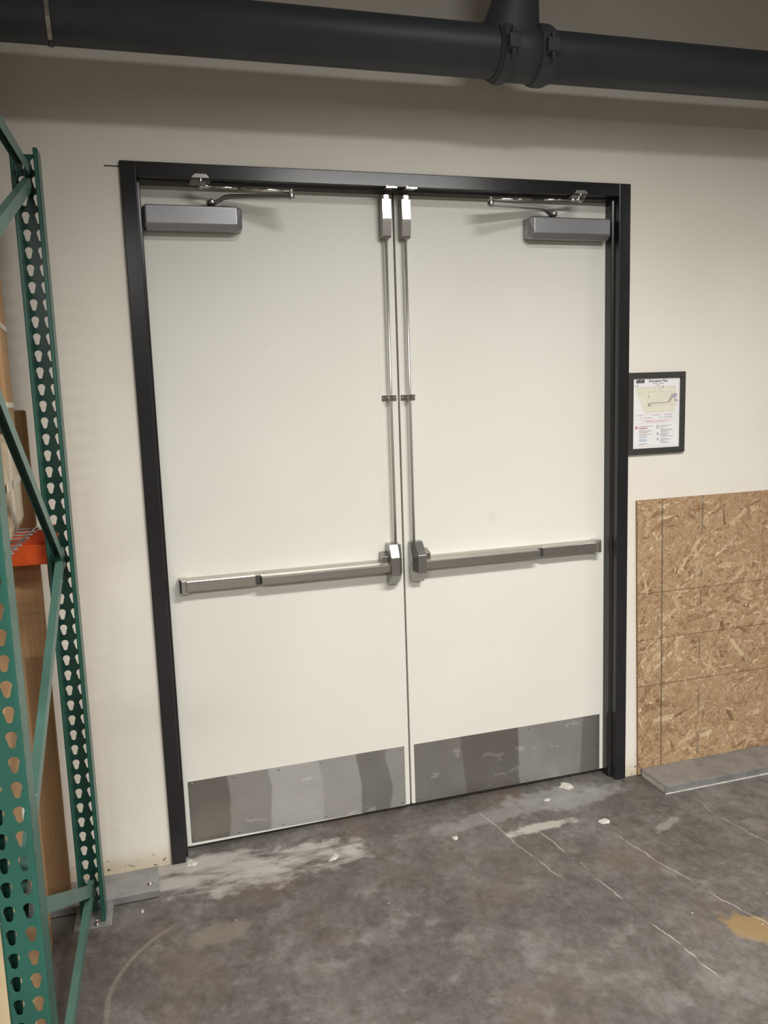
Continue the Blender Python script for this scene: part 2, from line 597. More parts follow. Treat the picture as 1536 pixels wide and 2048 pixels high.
def f(bm):
    zz = {HW: ZT, HO: ZO + .002, HS: ZO - .008, HO + .004: ZO + .002}
    prism(bm, [(.05, ZT), (-.0118, ZT), (-.0118, ZO), (.024, ZO), (.028, ZO - .008), (D + .002, ZO - .008), (D + .002, ZO + .004), (.13, ZO + .004), (.13, ZT)], -HO - .0005, HO + .0005, 'x')
part('frame_head', 'black', trim, f, .0025, 2)


# ------------------------------------------------------------------ doors
def leaf(s):
    """s = -1 left leaf, +1 right leaf; x given from the meeting line outwards"""
    side = 'left' if s < 0 else 'right'
    X = lambda v: s * v
    gap = .0035

    bm = bm_new()
    box(bm, X(gap) + .002, X(HO + .002), D, D + .045, .0195, ZO + .001)
    door = obj('door_1' if s < 0 else 'door_2', bm, 'door', None, .0012, 1)
    tag(door, f'{side} leaf of the cream steel double doors with a steel push bar', 'door', kind='structure')

    # kick plate with screws
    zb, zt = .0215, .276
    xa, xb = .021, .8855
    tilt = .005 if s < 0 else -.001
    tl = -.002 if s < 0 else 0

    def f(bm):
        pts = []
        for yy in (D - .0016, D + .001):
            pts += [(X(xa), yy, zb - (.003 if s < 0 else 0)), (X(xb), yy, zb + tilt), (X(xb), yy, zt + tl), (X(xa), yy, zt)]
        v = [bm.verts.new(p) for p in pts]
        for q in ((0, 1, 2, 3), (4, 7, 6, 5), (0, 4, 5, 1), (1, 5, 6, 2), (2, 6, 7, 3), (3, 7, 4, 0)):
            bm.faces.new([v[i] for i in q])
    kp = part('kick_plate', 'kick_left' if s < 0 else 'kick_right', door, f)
    scr = None
    for zz, fr in ((zt - .012, (.018, .20, .40, .60, .80, .982)), (zb + .014, (.018, .21, .41, .61, .81, .982))):
        for q in fr:
            px = X(xa + (xb - xa) * (1 - q))
            if scr is None:
                bm = bm_new()
                tube(bm, [(0, 0, 0), (0, -.0012, 0), (0, -.0018, 0)], [.0040, .0036, .0015], 10)
                scr = obj('screw', bm, 'steel_dark', kp)
                o = scr
            else:
                o = scr.copy()
                C.objects.link(o)
                o.parent = kp
            o.location = (px, D - .0016, zz)

    # meeting seal
    if s > 0:
        def f(bm):
            box(bm, -.012, .014, D + .022, D + .030, .012, ZO - .003)
        part('door_seal', 'rubber', door, f)
    else:
        def f(bm):
            v = [bm.verts.new(p) for p in [(-.903, D - .001, .0150), (-.903, D - .001, .0250), (-.20, D - .001, .0200), (-.20, D - .001, .0190),
                                           (-.903, D + .002, .0150), (-.903, D + .002, .0250), (-.20, D + .002, .0200), (-.20, D + .002, .0190)]]
            for q in ((0, 1, 2, 3), (4, 7, 6, 5), (0, 4, 5, 1), (1, 5, 6, 2), (2, 6, 7, 3), (3, 7, 4, 0)):
                bm.faces.new([v[i] for i in q])
        part('bottom_edge', 'door', door, f)

    # push bar -------------------------------------------------------
    z0, z1 = 1.014, 1.060
    def f(bm):        # base rail
        prism(bm, [(D + .001, z0 - .003), (D - .012, z0), (D - .028, z0 + .002), (D - .028, z1 - .008), (D - .012, z1), (D + .001, z1 + .001)], X(.060), X(.858), 'x')
    rail = part('push_bar_rail', 'steel', door, f, .0015)

    def f(bm):        # solid cover on the hinge half
        prism(bm, [(D - .020, z0 - .001), (D - .044, z0 + .001), (D - .046, z0 + .004), (D - .046, z1 - .008), (D - .044, z1 - .004), (D - .020, z1)], X(.592), X(.842), 'x')
    part('rail_cover', 'steel', rail, f, .001)

    def f(bm):        # end cap
        hull(bm, [(X(a), b, c) for a in (.838, .866) for b, c in ((D + .001, z0 - .005), (D + .001, z1 + .004), (D - .040, z1 + .004), (D - .040, z0 - .005))]
             + [(X(.842), D - .050, z0), (X(.842), D - .050, z1), (X(.861), D - .050, z1), (X(.861), D - .050, z0)])
    part('end_cap', 'steel', rail, f, .003, 3)

    def f(bm):        # push pad
        prism(bm, [(D - .020, z0 + .006), (D - .058, z0 + .004), (D - .060, z0 + .007), (D - .060, z1 - .014), (D - .056, z1 - .011), (D - .020, z1 - .011)], X(.072), X(.570), 'x')
    part('push_pad', 'steel', rail, f, .001)

    def f(bm):        # black ends of the pad recess
        box(bm, X(.5705), X(.5915), D - .040, D - .026, z0 + .004, z1 - .010)
    part('recess_end', 'rubber', rail, f)

    # lock head
    def f(bm):
        P = []
        for a, q in ((.072, 0), (.038, 0), (.022, 1)):
            yf = -.002 if not q else .022
            P += [(X(a), D + .001, .964 + .006 * q), (X(a), D + .001, 1.126 - .004 * q), (X(a), (.022 if s < 0 else .044) + .010 * q, 1.124 - .004 * q)]
            P += [(X(a), yf, 1.076 - .014 * q), (X(a), yf, 1.006 + .006 * q), (X(a), .040 + .012 * q, .964 + .006 * q)]
        hull(bm, P)
    head = part('lock_head', 'cast', door, f, .001, 1)

    def f(bm):
        hull(bm, [(X(a), b, c) for a in (.072, .100) for b, c in ((D + .001, 1.010), (D + .001, 1.092), (.030, 1.078), (.030, 1.012))])
    part('head_collar', 'steel_dark', head, f, .002)

    def f(bm):
        box(bm, X(.0195), X(.0235), .046, .052, 1.020, 1.044)
    part('lock_slot', 'chrome', head, f)

    # vertical rod with its guide
    rx = .038
    def f(bm):
        tube(bm, [(X(rx), .047, 1.115), (X(rx), .047, 2.275)], .0055, 16)
    rod = part('vertical_rod', 'rod', door, f)

    def f(bm):
        zz0, zz1 = 1.674, 1.696
        pr = [(-.029, D), (-.029, D - .003), (-.013, D - .003), (-.011, .040), (-.006, .037), (.006, .037), (.011, .040), (.013, D - .003), (.029, D - .003), (.029, D)]
        prism(bm, [(X(rx) + a, b) for a, b in pr], zz0, zz1, 'z')
    gd = part('rod_guide', 'chrome', rod, f, .0006, 1)
    for q in (-.022, .022):
        def f(bm, q=q):
            tube(bm, [(X(rx) + q, D - .002, 1.685), (X(rx) + q, D - .005, 1.685), (X(rx) + q, D - .0065, 1.685)], [.0045, .0045, .002], 12)
        part('guide_screw', 'steel_dark', rod, f)

    # top latch
    lx = rx
    def f(bm):
        hull(bm, [(X(lx) + a, b, c) for a in (-.0175, .0175) for b, c in ((D + .001, 2.270), (D + .001, 2.412), (.040, 2.272), (.0345, 2.278), (.0275, 2.334), (.040, 2.412))])
    lat = part('latch_case', 'steel_dark', door, f, .0012)

    def f(bm):
        hull(bm, [(X(lx) + a, b, c) for a, k in ((-.0165, 0), (.0165, 0)) for b, c in ((.0262, 2.335), (.0252, 2.338), (.0270, 2.407), (.0300, 2.413), (.045, 2.413), (.045, 2.335))])
    part('latch_cover', 'chrome', lat, f, .0008)

    def f(bm):
        tube(bm, [(X(lx) - .015, .036, 2.419), (X(lx) + .015, .036, 2.419)], .0052, 14)
        box(bm, X(lx) - .009, X(lx) + .009, .027, .050, 2.408, 2.424)
    part('latch_roller', 'chrome', lat, f, .0006, 1)

    # closer ---------------------------------------------------------
    cx0, cx1 = (.568, .897) if s < 0 else (.535, .892)
    zc0, zc1 = 2.279, 2.360
    def f(bm):
        yf = .012
        def sec(yb, yfr, i):
            return [(yb, zc0 + i), (yfr + .016, zc0 + i), (yfr, zc0 + .020), (yfr, zc1 - .004 - i), (yfr + .004, zc1 - i), (yb, zc1 - i)]
        A = [(X(cx0 + .020), b, c) for b, c in sec(D + .001, yf, 0)] + [(X(cx1 - .006), b, c) for b, c in sec(D + .001, yf, 0)]
        A += [(X(cx0), b, c) for b, c in ((D + .001, zc0 + .004), (D + .001, zc1 - .002), (yf + .016, zc0 + .010), (yf + .012, zc1 - .006))]
        A += [(X(cx1), b, c) for b, c in ((D + .001, zc0 + .002), (D + .001, zc1 - .002), (yf + .005, zc0 + .016), (yf + .005, zc1 - .006))]
        hull(bm, A)
    clo = part('closer_body', 'closer', door, f, .0025, 3)
    px = .668 if s < 0 else .650
    if s < 0:
        def f(bm):
            box(bm, X(cx1 - .001), X(cx1 + .004), .026, D, zc0 + .006, zc1 - .004)
        part('closer_end_plate', 'rubber', clo, f)

    def f(bm):        # pinion
        tube(bm, [(X(px), .042, zc1 - .003), (X(px), .042, zc1 + .003), (X(px), .042, zc1 + .004), (X(px), .042, zc1 + .010)], [.015, .015, .011, .011], 20)
        tube(bm, [(X(px), .042, zc1 + .009), (X(px), .042, zc1 + .022)], .0165, 20)
        tube(bm, [(X(px), .042, zc1 + .021), (X(px), .042, zc1 + .0275)], .0065, 6)
    part('closer_pinion', 'cast', clo, f)
    # main arm: climbs from the pinion then runs to the elbow
    ex = .408 if s < 0 else .338
    ey = -.060
    ez = 2.384
    def f(bm):
        pth = [(px, .042, zc1 + .016), (px - .018, .034, zc1 + .018), (px - .040, .026, ez + .006), (px - .060, .020, ez + .010), (ex, ey, ez - .001)]
        w = [.013, .011, .011, .011, .010]
        h = [.005, .005, .0055, .0065, .0075]
        rings = []
        for (a, b, c), ww, hh in zip(pth, w, h):
            dirv = Vector((-(px - ex), ey - .03, 0)).normalized()
            nv = Vector((-dirv.y, dirv.x, 0))
            ring = []
            for u, t in ((-1, -1), (1, -1), (1, 1), (-1, 1)):
                p = Vector((a, b, c)) + nv * ww * u + Vector((0, 0, hh * t))
                ring.append(bm.verts.new((X(p.x), p.y, p.z)))
            rings.append(ring)
        for i in range(len(rings) - 1):
            for k in range(4):
                bm.faces.new((rings[i][k], rings[i][(k + 1) % 4], rings[i + 1][(k + 1) % 4], rings[i + 1][k]))
        bm.faces.new(rings[0])
        bm.faces.new(rings[-1])
        tube(bm, [(X(px), .042, zc1 + .0105), (X(px), .042, zc1 + .022)], .0175, 18)
        tube(bm, [(X(ex), ey, ez - .009), (X(ex), ey, ez + .008)], .012, 16)
    part('main_arm', 'cast', clo, f, .0015)
    sx_, sy_, sz_ = (.706, -.002, 2.432) if s < 0 else (.742, .004, 2.437)
    def f(bm):        # elbow pin
        tube(bm, [(X(ex), ey, ez + .006), (X(ex), ey, ez + .022), (X(ex), ey, ez + .025)], [.009, .009, .006], 16)
        tube(bm, [(X(ex), ey, ez - .014), (X(ex), ey, ez - .008)], .006, 12)
    part('elbow_pin', 'chrome', clo, f)
    a = Vector((X(ex), ey, ez + .015))
    b = Vector((X(sx_), sy_, sz_ - .012))
    def f(bm):        # forearm rod and sleeve
        m = a.lerp(b, .58)
        tube(bm, [a, m], .0065, 14)
        tube(bm, [m, a.lerp(b, .95)], .0042, 12)
        q = a.lerp(b, .90)
        tube(bm, [q, b], .0075, 8)
    part('forearm', 'chrome', clo, f)
    def f(bm):        # shoe under the frame head
        d = -1 if s < 0 else 1
        x0 = X(sx_)
        hull(bm, [(x0 + p, q, r) for p, q, r in ((-.030, -.0125, ZO + .004), (.030, -.0125, ZO + .004), (-.036, .034, ZO - .008), (.036, .034, ZO - .008), (-.030, -.0155, ZO + .003),
                                                 (.030, -.0155, ZO + .003), (-.018, -.016, ZO + .017), (.018, -.016, ZO + .017), (-.018, -.0122, ZO + .017), (.018, -.0122, ZO + .017), (-.036, .034, ZO - .011), (.036, .034, ZO - .011))])
    part('arm_shoe', 'cast', clo, f, .0012)
    def f(bm):
        tube(bm, [(X(sx_), sy_ - .012, sz_ - .024), (X(sx_), sy_ - .012, sz_ + .010)], .0070, 14)
        hull(bm, [(X(sx_ - .004) + p, sy_ - .016 + q, sz_ - .012 + r) for p in (-.011, .011) for q in (-.009, .009) for r in (-.009, .009)])
    part('shoe_pivot', 'chrome', clo, f, .001)
    return door


dl = leaf(-1)
dr = leaf(1)


# strikes on the frame head above each latch
for s in (-1, 1):
    def f(bm, s=s):
        cx = s * .038 + .006
        box(bm, cx - .021, cx + .021, -.020, .026, ZO - .0015, ZO - .0045 + .001)
        box(bm, cx - .021, cx + .021, -.0235, -.020, ZO - .006, ZO - .0005)
        box(bm, cx - .019, cx - .017, -.0225, -.0125, ZO - .004, ZO + .003)
    part('latch_strike', 'chrome', trim, f, .0006, 1)


# ------------------------------------------------------------------ evacuation plan
ev = empty('picture_frame', (.962, 0, 1.418), 'black framed evacuation plan hanging on the wall right of the doors', 'sign')
FW, FH = .2735, .335
bw = .0235


def P4(bm, x0, x1, z0, z1, y0, y1):
    box(bm, x0, x1, y0, y1, z0, z1)


for nm, q in (('frame_rail', (0, FW, 0, bw)), ('frame_rail', (0, FW, FH - bw, FH)), ('frame_stile', (0, bw, bw, FH - bw)), ('frame_stile', (FW - bw, FW, bw, FH - bw))):
    part(nm, 'frame_black', ev, lambda bm: P4(bm, *q, -.015, -.0005), .0015)
part('paper_sheet', 'white', ev, lambda bm: P4(bm, bw - .002, FW - bw + .002, bw - .002, FH - bw + .002, -.0070, -.004))
paper = ev.children[-1] if False else [o for o in ev.children if o.name.startswith('paper')][0]
# print on the sheet; u,v run over the visible sheet from its top left corner (0..1)
PX0, PX1, PZ0, PZ1 = bw, FW - bw, bw, FH - bw


def uv(u, v):
    return (PX0 + u * (PX1 - PX0), PZ1 - v * (PZ1 - PZ0))


layers = {}


def rect(mat, u0, v0, u1, v1, lift=0):
    bm = layers.setdefault((mat, lift), bm_new())
    a, b = uv(u0, v0), uv(u1, v1)
    yy = -.0072 - .0001 * lift
    v = [bm.verts.new(p) for p in ((a[0], yy, a[1]), (b[0], yy, a[1]), (b[0], yy, b[1]), (a[0], yy, b[1]))]
    bm.faces.new(v)


def poly(mat, pts, lift=0):
    bm = layers.setdefault((mat, lift), bm_new())
    bm.faces.new([bm.verts.new((uv(a, b)[0], -.0072 - .0001 * lift, uv(a, b)[1])) for a, b in pts])


def ring(mat, u, v, r0, r1, lift=0):
    bm = layers.setdefault((mat, lift), bm_new())
    c = uv(u, v)
    A, B = [], []
    for k in range(16):
        t = 2 * math.pi * k / 16
        for L, r in ((A, r0), (B, r1)):
            L.append(bm.verts.new((c[0] + r * math.cos(t), -.0072 - .0001 * lift, c[1] + r * math.sin(t))))
    for k in range(16):
        bm.faces.new((A[k], A[(k + 1) % 16], B[(k + 1) % 16], B[k]))


# logo block, plan and legend
rect('ink', .07, .018, .245, .068)
rect('inkgrey', .07, .018, .115, .045, 1)
rect('white', .15, .030, .225, .034, 1)
rect('white', .13, .050, .20, .053, 1)
rect('ink', .10, .088, .115, .100)
for v in (.104, .110, .118):
    rect('inkgrey', .05, v, .115, v + .003)
poly('plan', [(.045, .150), (.12, .128), (.91, .124), (.91, .34), (.93, .35), (.93, .40), (.90, .41), (.90, .478), (.33, .490), (.26, .508), (.13, .275)])
for a, b, c, d in ((.12, .126, .91, .130), (.33, .480, .90, .483), (.895, .13, .899, .30), (.32, .18, .324, .345), (.32, .20, .47, .203), (.47, .14, .473, .203), (.60, .14, .603, .20), (.55, .198, .82, .2005), (.14, .22, .28, .2225), (.23, .14, .232, .22), (.80, .20, .803, .29), (.33, .388, .90, .391)):
    rect('route', a, b, c, d, 1)
poly('route', [(.34, .350), (.74, .345), (.78, .29), (.83, .235), (.87, .25), (.82, .33), (.77, .362), (.42, .365), (.34, .372)], 2)
poly('mauve', [(.85, .225), (.94, .225), (.945, .265), (.90, .30), (.85, .29)], 3)
rect('mauve', .93, .315, .965, .345, 3)
rect('ink', .895, .312, .915, .337, 3)
rect('ink', .63, .118, .65, .133, 3)
rect('ink', .32, .365, .36, .372, 3)
rect('ink', .32, .385, .38, .395, 3)
rect('inkgrey', .33, .25, .35, .275, 3)
rect('inkpink', .52, .150, .64, .153, 3)
poly('inkred', [(.12, .128), (.10, .133), (.25, .498), (.27, .498)], -0) if False else None
rect('inkgrey', .05, .512, .95, .5135)
rect('inkgrey', .05, .590, .95, .5915)
for u, v, w in ((.13, .527, .08), (.46, .527, .12), (.72, .527, .13), (.16, .560, .05), (.24, .560, .18), (.56, .560, .06), (.65, .560, .20)):
    rect('inkgrey', u, v, u + w, v + .007)
ring('inkgrey', .075, .531, .0015, .0030)
ring('inkgrey', .42, .531, .0020, .0030)
ring('inkgrey', .69, .531, .0015, .0030)
rect('inkpink', .20, .605, .80, .612)
rect('inkred', .26, .607, .40, .611, 1)
rect('inkpink', .29, .624, .71, .631)
rect('inkgrey', .05, .643, .95, .6445)
ring('inkred', .085, .700, .0030, .0062)
ring('ink', .535, .700, .0042, .0062)
rect('inkgrey', .14, .682, .44, .689)
rect('inkred', .14, .706, .32, .717)
rect('ink', .19, .709, .28, .715, 1)
for v, w, m in ((.732, .12, 'inkpink'), (.746, .29, 'inkgrey'), (.762, .23, 'inkgrey'), (.776, .17, 'inkgrey'), (.798, .28, 'inkgrey'), (.812, .16, 'inkgrey'), (.836, .20, 'inkblue'), (.860, .14, 'inkblue'), (.878, .16, 'inkblue'), (.893, .17, 'inkblue'), (.932, .19, 'inkgrey'), (.947, .12, 'inkgrey')):
    rect(m, .14, v, .14 + w, v + .006)
for v, w in ((.682, .23), (.698, .14), (.722, .06), (.736, .25), (.753, .27), (.768, .16), (.792, .20), (.806, .15), (.822, .16), (.838, .28), (.870, .15), (.884, .24), (.900, .09), (.916, .19), (.934, .19)):
    rect('inkgrey', .595, v, .595 + w, v + .006)
ring('inkgrey', .54, .800, .0020, .0050)
rect('inkgrey', .525, .868, .550, .900)
ring('inkgrey', .537, .860, .0008, .0022)
rect('inkgrey', .02, .972, .98, .974)
for (mat, lift), bm in layers.items():
    o = obj('printed_mark', bm, mat, ev)
    o['kind'] = 'stuff'
    o.parent = paper


def text(body, size, cx, cz, yy, mat, parent, ax='CENTER', bold=.0):
    cu = bpy.data.curves.new('lettering', 'FONT')
    cu.body = body
    cu.size = size
    cu.align_x = ax
    cu.offset = bold
    cu.resolution_u = 3
    t = bpy.data.objects.new('lettering', cu)
    C.objects.link(t)
    bpy.context.view_layer.update()
    me = bpy.data.meshes.new_from_object(t.evaluated_get(bpy.context.evaluated_depsgraph_get()))
    bpy.data.objects.remove(t)
    me.transform(Matrix.Rotation(math.pi / 2, 4, 'X'))
    me.transform(Matrix.Translation((cx, yy, cz)))
    me.materials.clear()
    me.materials.append(MT[mat])
    o = bpy.data.objects.new('lettering', me)
    C.objects.link(o)
    o.parent = parent
    return o


u, v = uv(.535, .058)
text('Evacuation Plan', .0145, u, v, -.0075, 'ink', paper, bold=.00025)
u, v = uv(.535, .082)
rect_m = layers = {}
bm = bm_new()
for a, b, c in ((.42, .52, .076), (.55, .66, .076), (.49, .58, .102)):
    p, q = uv(a, c), uv(b, c + .008)
    bm.faces.new([bm.verts.new(k) for k in ((p[0], -.0073, p[1]), (q[0], -.0073, p[1]), (q[0], -.0073, q[1]), (p[0], -.0073, q[1]))])
obj('printed_mark', bm, 'inkgrey', paper)

# ------------------------------------------------------------------ strand board
osb = bpy.data.objects.new('wood_panel', None)
C.objects.link(osb)
tag(osb, 'oriented strand board sheet fixed to the lower wall right of the doors', 'board')
BX0, BX1, BZ = 1.009, 2.90, 1.2235
left = lambda zz: BX0 + (BZ - zz) * .0165


def f(bm):
    v = [bm.verts.new(p) for p in [(left(0), -.0110, .004), (BX1, -.0110, .004), (BX1, -.0110, BZ), (BX0, -.0110, BZ),
                                   (left(0), -.0004, .004), (BX1, -.0004, .004), (BX1, -.0004, BZ), (BX0, -.0004, BZ)]]
    for q in ((0, 1, 2, 3), (4, 7, 6, 5), (0, 4, 5, 1), (1, 5, 6, 2), (2, 6, 7, 3), (3, 7, 4, 0)):
        bm.faces.new([v[i] for i in q])
bo = part('board', 'osb', osb, f)
ca = bo.data.color_attributes.new('strand', 'FLOAT_COLOR', 'CORNER')
for q in ca.data:
    q.color = (.22, .22, .22, 1)

rnd = random.Random(11)
V, F, Cc = [], [], []


def strand(cx, cz, L, w, ang, lift, val):
    ca_, sa_ = math.cos(ang), math.sin(ang)
    t1, t2 = rnd.uniform(.45, 1), rnd.uniform(.45, 1)
    sk = rnd.uniform(-.5, .5) * w
    pts = [(-L / 2, -w / 2 * t1 + sk), (-L * .1, -w / 2), (L / 2 + sk, -w / 2 * t2), (L / 2 - sk, w / 2 * t2), (L * .15, w / 2), (-L / 2 - sk, w / 2 * t1 + sk)]
    tilt = rnd.uniform(-.012, .012)
    k = len(V)
    for a, b in pts:
        X_ = cx + a * ca_ - b * sa_
        Z_ = cz + a * sa_ + b * ca_
        Z_ = min(max(Z_, .005), BZ - .0005)
        X_ = min(max(X_, left(Z_) + .0005), BX1)
        V.append((X_, -.0111 - lift + b * tilt * 1.5, Z_))
    F.append(tuple(range(k, k + 6)))
    Cc.append(val)


NS = 9500
for i in range(NS):
    cx = BX0 + (rnd.random() ** 1.0) * (.80 if i < NS * .72 else 1.92)
    cz = rnd.random() * BZ
    big = rnd.random()
    if big < .38:
        L, w = rnd.uniform(.03, .075), rnd.uniform(.005, .014)
    elif big < .93:
        L, w = rnd.uniform(.06, .12), rnd.uniform(.008, .024)
    else:
        L, w = rnd.uniform(.07, .13), rnd.uniform(.018, .034)
    ang = rnd.gauss(.45, .75) if rnd.random() < .7 else rnd.uniform(0, math.pi)
    r = rnd.random()
    val = .05 + rnd.random() * .1 if r < .045 else (.88 + rnd.random() * .12 if r > .93 else min(.85, max(.2, rnd.gauss(.52, .16))))
    strand(cx, cz, L, w, ang, .0012 * i / NS, val)
me = bpy.data.meshes.new('strands')
me.from_pydata(V, [], F)
me.materials.append(MT['osb'])
ca = me.color_attributes.new('strand', 'FLOAT_COLOR', 'CORNER')
for p, v in zip(me.polygons, Cc):
    for li in p.loop_indices:
        ca.data[li].color = (v, v, v, 1)
so = bpy.data.objects.new('strands', me)
C.objects.link(so)
so.parent = osb
so['kind'] = 'stuff'
# splinters at the ragged left edge
def f(bm):
    for zz, dx, dz, w in ((.75, -.010, .018, .0015), (.735, -.004, -.02, .001), (.10, -.016, .022, .002), (.085, -.008, .03, .0012), (.20, -.003, .05, .003), (.16, .004, .05, .003)):
        xx = left(zz)
        hull(bm, [(xx + .002, -.010, zz - w), (xx + .002, -.010, zz + w), (xx + .002, -.013, zz), (xx + dx, -.014, zz + dz)])
bs = part('splinter', MT['osb'], osb, f)
bs['kind'] = 'stuff'
ca = bs.data.color_attributes.new('strand', 'FLOAT_COLOR', 'CORNER')
for q in ca.data:
    q.color = (.3, .3, .3, 1)


# ------------------------------------------------------------------ floor guard channels
def channel(name, x0, x1, ya, yb, h, label, x_end_wood):
    ch = empty(name, (x0, 0, 0), label, 'metal channel')
    def f(bm):
        t = .003
        prism(bm, [(ya, .004), (ya, h), (yb, h), (yb, .004), (yb - t, .004), (yb - t, h - t), (ya + t, h - t), (ya + t, .004)], 0, x1 - x0, 'x')
    part('channel', 'galv', ch, f, .0012)
    def f(bm):
        box(bm, .004, x1 - x0 - .002, ya + .006, yb - .006, 0, h - .0045)
    part('timber_core', 'timber' if x_end_wood else 'plaster', ch, f)
    return ch


cl = channel('floor_channel', -1.75, -1.016, -.203, -.050, .030, 'galvanised steel floor channel behind the green rack post', True)
def f(bm):
    tube(bm, [(.705, -.155, .029), (.705, -.155, .033), (.705, -.155, .036)], [.010, .0095, .006], 16)
part('bolt_head', 'steel', cl, f)
cr = channel('floor_channel', 1.040, 2.90, -.195, -.014, .033, 'galvanised steel floor channel below the strand board', False)
part('sealant_bead', 'plaster', cr, lambda bm: box(bm, -.004, 1.86, -.200, -.1955, 0, .005), .001)

# ------------------------------------------------------------------ overhead pipe
PY, PZ, PR = -.25, 2.827, .082
sl = .006      # slight rise to the right
pipe = empty('pipe', (0, PY, PZ), 'large black pipe running along the top of the wall', 'pipe')
pz = lambda xx: sl * xx
part('pipe_run', 'pipe', pipe, lambda bm: tube(bm, [(-5.5, 0, pz(-5.5)), (7.5, 0, pz(7.5))], PR, 48))
def coup(xa, xb):
    def f(bm):
        w = (xb - xa)
        tube(bm, [(xa, 0, pz(xa)), (xa + .006, 0, pz(xa)), (xa + w * .3, 0, pz(xa)), (xb - w * .3, 0, pz(xb)), (xb - .006, 0, pz(xb)), (xb, 0, pz(xb))],
             [PR + .001, PR + .012, PR + .016, PR + .016, PR + .012, PR + .001], 40)
        for sg in (-1, 1):
            hull(bm, [(xa + w / 2 + a * w * .35, sg * (PR + b), c) for a in (-1, 1) for b in (.004, .034) for c in (-.022, .022)])
            tube(bm, [(xa + w / 2, sg * (PR + .022), -.040), (xa + w / 2, sg * (PR + .022), .040)], .008, 12)
    return part('pipe_coupling', 'pipe_cast', pipe, f, .002)
coup(.268, .318)
coup(.405, .470)
def f(bm):
    tube(bm, [(.26, 0, .002), (.475, 0, .002)], PR + .006, 40)
    # branch: oblique neck widening to the left, then the riser
    A = [Vector((.318 + .118 * math.cos(t), .078 * math.sin(t), .02)) for t in [2 * math.pi * k / 32 for k in range(32)]]
    B = [Vector((.350 + .080 * math.cos(t), .080 * math.sin(t), .165)) for t in [2 * math.pi * k / 32 for k in range(32)]]
    Dd = [p + Vector((0, 0, .02)) for p in B]
    R_ = [[bm.verts.new(p) for p in L] for L in (A, B, Dd)]
    for i in range(2):
        for k in range(32):
            bm.faces.new((R_[i][k], R_[i][(k + 1) % 32], R_[i + 1][(k + 1) % 32], R_[i + 1][k])).smooth = True
part('pipe_tee', 'pipe_cast', pipe, f)
part('riser_pipe', 'pipe', pipe, lambda bm: tube(bm, [(.350, 0, .16), (.350, 0, 4.4 - PZ)], .077, 32))
# hanger ring
hx = -1.13
hg = empty('pipe_hanger', (hx, PY, PZ), 'thin steel hanger ring around the pipe at its left end', 'pipe hanger')
def f(bm):
    t = [2 * math.pi * k / 40 for k in range(41)]
    for r0, r1 in ((PR + .0005, PR + .0035),):
        P_ = []
        for a in t:
            c, s_ = math.cos(a), math.sin(a)
            P_.append([bm.verts.new((xx, c * r, s_ * r + pz(hx))) for xx, r in ((-.006, r0), (.006, r0), (.006, r1), (-.006, r1))])
        for i in range(40):
            for k in range(4):
                bm.faces.new((P_[i][k], P_[i][(k + 1) % 4], P_[i + 1][(k + 1) % 4], P_[i + 1][k]))
part('hanger_ring', 'steel_dark', hg, f)
part('hanger_rod', 'steel_dark', hg, lambda bm: tube(bm, [(0, 0, PR + pz(hx)), (0, 0, 4.4 - PZ)], .005, 10))
part('hanger_bolt', 'pipe_cast', hg, lambda bm: tube(bm, [(0, -.012, -PR - .018), (0, -.012, -PR + .002)], .0085, 6))


# ------------------------------------------------------------------ pallet rack
RX, RY = -1.228, -.2475          # far post centre
ROT = -math.atan2(.042, .99)
DX = Matrix.Rotation(ROT, 3, 'Z')
NEAR = 1.0325                    # distance between post centres
rack = empty('rack_upright_frame', (RX, RY, 0), 'green pallet rack end frame with punched posts standing left of the doors', 'pallet rack', ROT)
PW, PD, RH = .0762, .0740, 2.440


def tear(cx, cz):
    pts = []
    R1, R2 = .0108, .0062
    for k in range(14):
        a = math.radians(-35 + 250 * k / 13)
        pts.append((cx + R1 * math.cos(a), cz + .005 + R1 * math.sin(a)))
    for k in range(8):
        a = math.radians(200 + 140 * k / 7)
        pts.append((cx + R2 * math.cos(a), cz - .0125 + R2 * math.sin(a)))
    return pts


def slot(cx, cz):
    w, h = .0016, .009
    pts = []
    for a, b in ((1, -1), (1, 1), (-1, 1), (-1, -1)):
        pts.append((cx + a * w, cz + b * h))
    return pts


